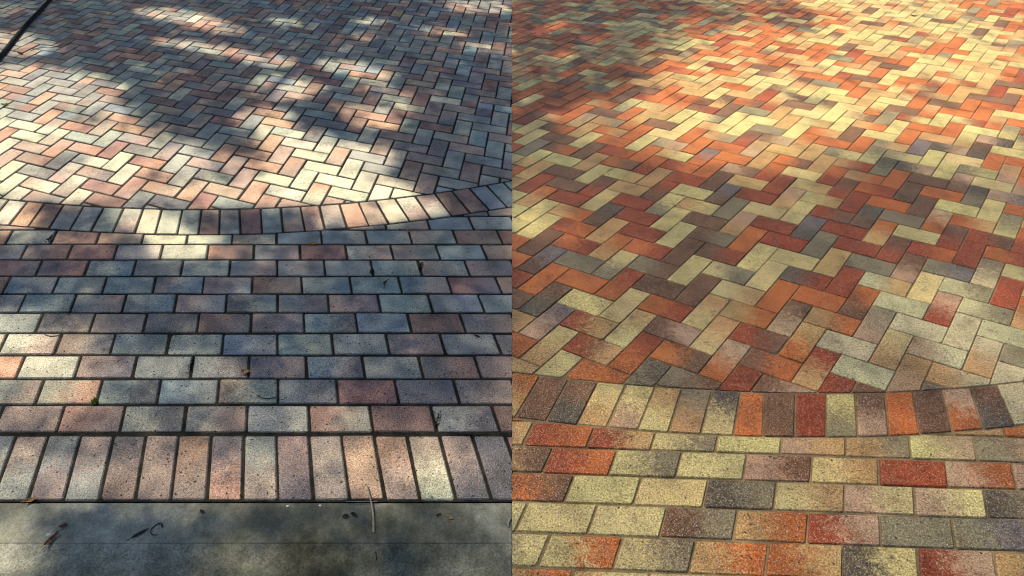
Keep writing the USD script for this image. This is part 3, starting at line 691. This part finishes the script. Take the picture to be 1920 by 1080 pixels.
obj('twig', tube(spline([(-1.731, 1.524, .003), (-1.694, 1.514, .003), (-1.665, 1.524, .004)], 8), .0014, 6), DARKTWIG, label='thin dark twig on the sunlit cream block at the far left', category='twig')
leaf(-.925, 1.343, .030, .017, 170, DRYLEAF, 'tan leaf lying on a grey block in the third course', z=.001, curl=.2)
leaf(-.875, 2.078, .042, .016, 4, ORANGELEAF, 'orange leaf lying across the joint below the curved border', z=.001, curl=.10)
leaf(-.470, 2.180, .022, .012, 95, ORANGELEAF, 'small upright orange leaf just under the curved border', z=.001, curl=.3, pitch=-.7)
leaf(-.508, 1.815, .044, .008, 75, DARKLEAF, 'dark curled leaf on a blue grey block, right of the green tuft', z=.001, curl=.12, bend=.28)
leaf(-2.059, 2.115, .036, .016, 75, DARKLEAF, 'black curled leaf in a joint below the left end of the border', z=.001, curl=.35)
leaf(-.128, 1.512, .026, .007, -25, DARKLEAF, 'thin dark leaf on a pale block at the right of the courses', z=.001)
leaf(-3.183, 3.53, .035, .024, 30, SPRIG, 'yellow green leaf on the herringbone at the left edge', z=.001, curl=.3)
leaf(-3.642, 4.42, .045, .015, -10, DARKLEAF, 'dark leaf on the herringbone below the hose', z=.001, curl=.3)
leaf(-1.84, 3.59, .026, .013, 100, DRYLEAF, 'tiny brown leaf on a grey herringbone block in the shade', z=.001)
obj('twig', tube(spline([(-3.62, 4.50, .003), (-3.57, 4.56, .005), (-3.50, 4.57, .004), (-3.46, 4.63, .005)], 10), .0022, 6), DARKTWIG, label='dark crooked twig on the sunlit herringbone beside the hose', category='twig')
leaf(3.457, 5.341, .045, .018, -25, DARKLEAF, 'small dark leaf on the sunlit red and cream herringbone', z=.001, curl=.2)
for k, (x, y, s, l) in enumerate([(-.638, .849, .004, 'tiny white chip on the gutter under the edging, left one'), (-.546, .851, .0035, 'tiny white chip on the gutter under the edging, right one')]):
    m = trimesh.creation.icosphere(subdivisions=1, radius=s)
    m.apply_scale([1.3, .9, .6]); m.apply_translation([x, y, GZ + s * .4])
    obj('stone_chip', m, PALE, label=l, category='stone chip')

crumbs, cr = [], random.Random(5)
for k in range(330):
    y = .88 + 2.3 * cr.random() ** 1.6; x = -cr.random() * (1.25 + .75 * (y - .65)); s = cr.uniform(.0008, .0024)
    m = trimesh.creation.icosahedron(); m.apply_scale([s * cr.uniform(.7, 1.5), s, s * .6]); m.apply_transform(trimesh.transformations.rotation_matrix(cr.random() * 6, [0, 0, 1])); m.apply_translation([x, y, .0012])
    crumbs.append((np.array(m.vertices), np.array(m.faces)))
obj('soil_crumbs', join(crumbs), DARKTWIG, kind='stuff', label='tiny dark crumbs of soil and bark scattered on the faded blocks', category='soil')

grains, cr = [], random.Random(6)
for k in range(170):
    y = .7 + 3.0 * cr.random() ** 1.5; x = .02 + cr.random() * (1.1 + .7 * (y - .65)); s = cr.uniform(.0007, .0018)
    m = trimesh.creation.icosahedron(); m.apply_scale([s * cr.uniform(.7, 1.5), s, s * .6]); m.apply_transform(trimesh.transformations.rotation_matrix(cr.random() * 6, [0, 0, 1])); m.apply_translation([x, y, .0012])
    grains.append((np.array(m.vertices), np.array(m.faces)))
obj('sand_grains', join(grains), PALE, kind='stuff', label='pale grains of sand scattered on the glossy blocks', category='sand')

def tuft(x, y, n, spread, h, mat, label, elong=(1, 1), rot=0.0):
    r = random.Random(label); parts = []
    for k in range(n):
        a, d = r.uniform(0, 6.283), spread * math.sqrt(r.random())
        px, py = d * math.cos(a) * elong[0], d * math.sin(a) * elong[1]
        c, s = math.cos(rot), math.sin(rot)
        px, py = x + px * c - py * s, y + px * s + py * c
        hh = h * r.uniform(.4, 1); la = r.uniform(0, 6.283); ln = hh * r.uniform(.2, .9)
        w = r.uniform(.0010, .0022)
        q0 = np.array([px, py, -.006]); q2 = q0 + [ln * math.cos(la), ln * math.sin(la), hh + .004]
        side = np.array([-math.sin(la), math.cos(la), 0]) * w
        mid = (q0 + q2) / 2 + [0, 0, hh * .2]
        parts.append((np.array([q0 - side, q0 + side, mid + side * 1.3, mid - side * 1.3, q2]), np.array([[0, 1, 2], [0, 2, 3], [3, 2, 4]])))
    obj('moss_tuft', join(parts), mat, label=label, category='moss')
tuft(-.585, 1.893, 140, .013, 0.0063, MOSS, 'bright green moss tuft in the joint left of the dark curled leaf', (.8, 1.3), .2)
tuft(-1.380, 1.214, 70, .010, .016, SPRIG, 'small yellow green sprig in a joint of the second course', (1, .8))
tuft(-1.735, 3.15, 120, .05, 0.0045, DARKMOSS, 'dark green moss along a slanted joint of the grey herringbone', (1.0, .16), .9)
tuft(-.237, 1.147, 150, .034, 0.0054, DARKMOSS, 'dark moss clump filling a joint of the first course, right side', (.2, 1.0), -.12)
tuft(-.125, 1.082, 110, .022, 0.0036, DARKMOSS, 'dark moss smear on the joint above the edging blocks, right side', (1.3, .4))
tuft(-1.129, 1.375, 150, .038, 0.0045, DARKMOSS, 'dark moss clump in a broad joint left of the tan leaf', (.25, 1.0), .15)
tuft(-.386, 1.925, 130, .034, 0.0054, DARKMOSS, 'dark moss clump in a joint right of the bright green tuft', (.25, 1.0), -.1)
tuft(-.066, 2.078, 60, .026, 0.0027, MOSS, 'thin green moss strip in a joint at the right end of the courses', (1.0, .15))

hp = spline([(-5.1, 7.6, .02), (-4.62, 6.7, .019), (-4.254, 5.836, .019), (-3.932, 4.859, .019), (-3.736, 4.321, .019), (-3.56, 3.7, .019), (-3.47, 3.1, .019)], 40)
obj('hose', tube(hp * [1, 1, .74], .014, 12), RUBBER, smooth=40, label='black rubber hose lying across the upper left corner of the herringbone', category='hose')

# ---------------------------------------------------------------- the trees whose crowns shade the paving
nx, ny, cell = 640, 460, .02
gx = -6.4 + (np.arange(nx) + .5) * cell
gy = -1.0 + (np.arange(ny) + .5) * cell
GX, GY = np.meshgrid(gx, gy)
LIGHT = np.full(GX.shape, .3)
for T, feather, pts in SHADE:
    m = shapely.contains_xy(Polygon(pts).buffer(0), GX.ravel(), GY.ravel()).reshape(GX.shape).astype(float)
    m = gaussian_filter(m, feather / cell * .4)
    LIGHT = LIGHT * (1 - m) + T * m
TAU = -np.log(np.clip(LIGHT, .02, .995))
nr = np.random.default_rng(11)
LEAF_L, LEAF_W = .055, .034
foot = .5 * LEAF_L * LEAF_W * 1.25 * .82 / SUN[2]
need = (TAU * cell * cell / foot); need[1::2] = need[1::2, ::-1]
run = np.floor(np.cumsum(need.ravel()) + .5)                # leaves spread evenly, each spray filling the gaps of the next
count = np.diff(np.r_[0, run]).astype(int).reshape(need.shape); count[1::2] = count[1::2, ::-1]
iy, ix = np.nonzero(count)
rep = count[iy, ix]
cx = np.repeat(gx[ix], rep) + nr.uniform(-.5, .5, rep.sum()) * cell
cy = np.repeat(gy[iy], rep) + nr.uniform(-.5, .5, rep.sum()) * cell
high = 1 / (1 + np.exp(-(cx - .1) / .12)) * (1 / (1 + np.exp((cy - 3.4 + .1 * cx) / .15)))      # leaves raised over the nearer right part so their shade blurs evenly
h = nr.uniform(4.5, 7.5, len(cx)) * (1 - high) + nr.uniform(15, 22, len(cx)) * high
pos = np.c_[cx, cy, np.zeros(len(cx))] + SUN[None] * (h / SUN[2])[:, None]
n = SUN[None] + nr.normal(0, .45, (len(cx), 3)); n /= np.linalg.norm(n, axis=1, keepdims=True)
u = np.cross(n, nr.normal(0, 1, (len(cx), 3))); u /= np.linalg.norm(u, axis=1, keepdims=True)
w = np.cross(n, u)
sc = nr.uniform(.8, 1.2, len(cx))[:, None]
A = pos + u * sc * LEAF_L / 2; C = pos - u * sc * LEAF_L / 2
B = pos + w * sc * LEAF_W / 2 + n * .006; D = pos - w * sc * LEAF_W / 2 + n * .006
B2 = B - u * LEAF_L * .12; D2 = D - u * LEAF_L * .12
B1 = pos + u * LEAF_L * .22 * sc + w * sc * LEAF_W * .36 + n * .004; D1 = pos + u * LEAF_L * .22 * sc - w * sc * LEAF_W * .36 + n * .004
def leaves(sel):
    k = int(sel.sum())
    V = np.stack([A[sel], B1[sel], B2[sel], C[sel], D2[sel], D1[sel]], 1).reshape(-1, 3)
    F = np.array([[0, 1, 5], [1, 2, 5], [2, 4, 5], [2, 3, 4]])
    return V, (F[None] + (np.arange(k) * 6)[:, None, None]).reshape(-1, 3)
T1, T2 = np.array([-4.6, 9.6, -.13]), np.array([-10.2, 5.0, -.13])
side = np.linalg.norm(pos[:, :2] - T1[:2], axis=1) < np.linalg.norm(pos[:, :2] - T2[:2], axis=1)
dense = np.interp(cx, gx, np.arange(nx)).astype(int), np.interp(cy, gy, np.arange(ny)).astype(int)
dens = TAU[dense[1], dense[0]]
for root, sel, lab in ((T1, side, 'broad leafy tree beyond the driveway, shading the paving'), (T2, ~side, 'leafy tree to the left of the driveway, shading the paving')):
    t = xform('shade_tree', label=lab, category='tree')
    r = random.Random(lab)
    top = root + [.25, -.2, 3.6]
    obj('trunk', tube(spline([root, root + [.05, .05, 1.2], root + [.02, -.1, 2.4], top], 12), .2, 14, np.linspace(.27, .15, 12)), BARK, t, smooth=50)
    idx = np.nonzero(sel & (dens > 1.9))[0]
    for k in range(9):
        for tries in range(60):
            q = pos[idx[r.randrange(len(idx))]]
            mid = top * .5 + q * .5 + [0, 0, .5]
            line = spline([top - [0, 0, .3 * r.random()], mid, q], 10)
            fall = line - SUN[None] * (line[:, 2:] / SUN[2])              # where its shadow falls: keeps boughs whose shadow stays off the sunlit patches
            if np.all(TAU[np.clip(((fall[:, 1] + 1) / cell).astype(int), 0, ny - 1), np.clip(((fall[:, 0] + 6.4) / cell).astype(int), 0, nx - 1)] > .95):
                obj('limb', tube(line, .05, 8, np.linspace(.085, .014, 10)), BARK, t, smooth=50)
                break
    obj('crown', leaves(sel), LEAF, t, kind='stuff')
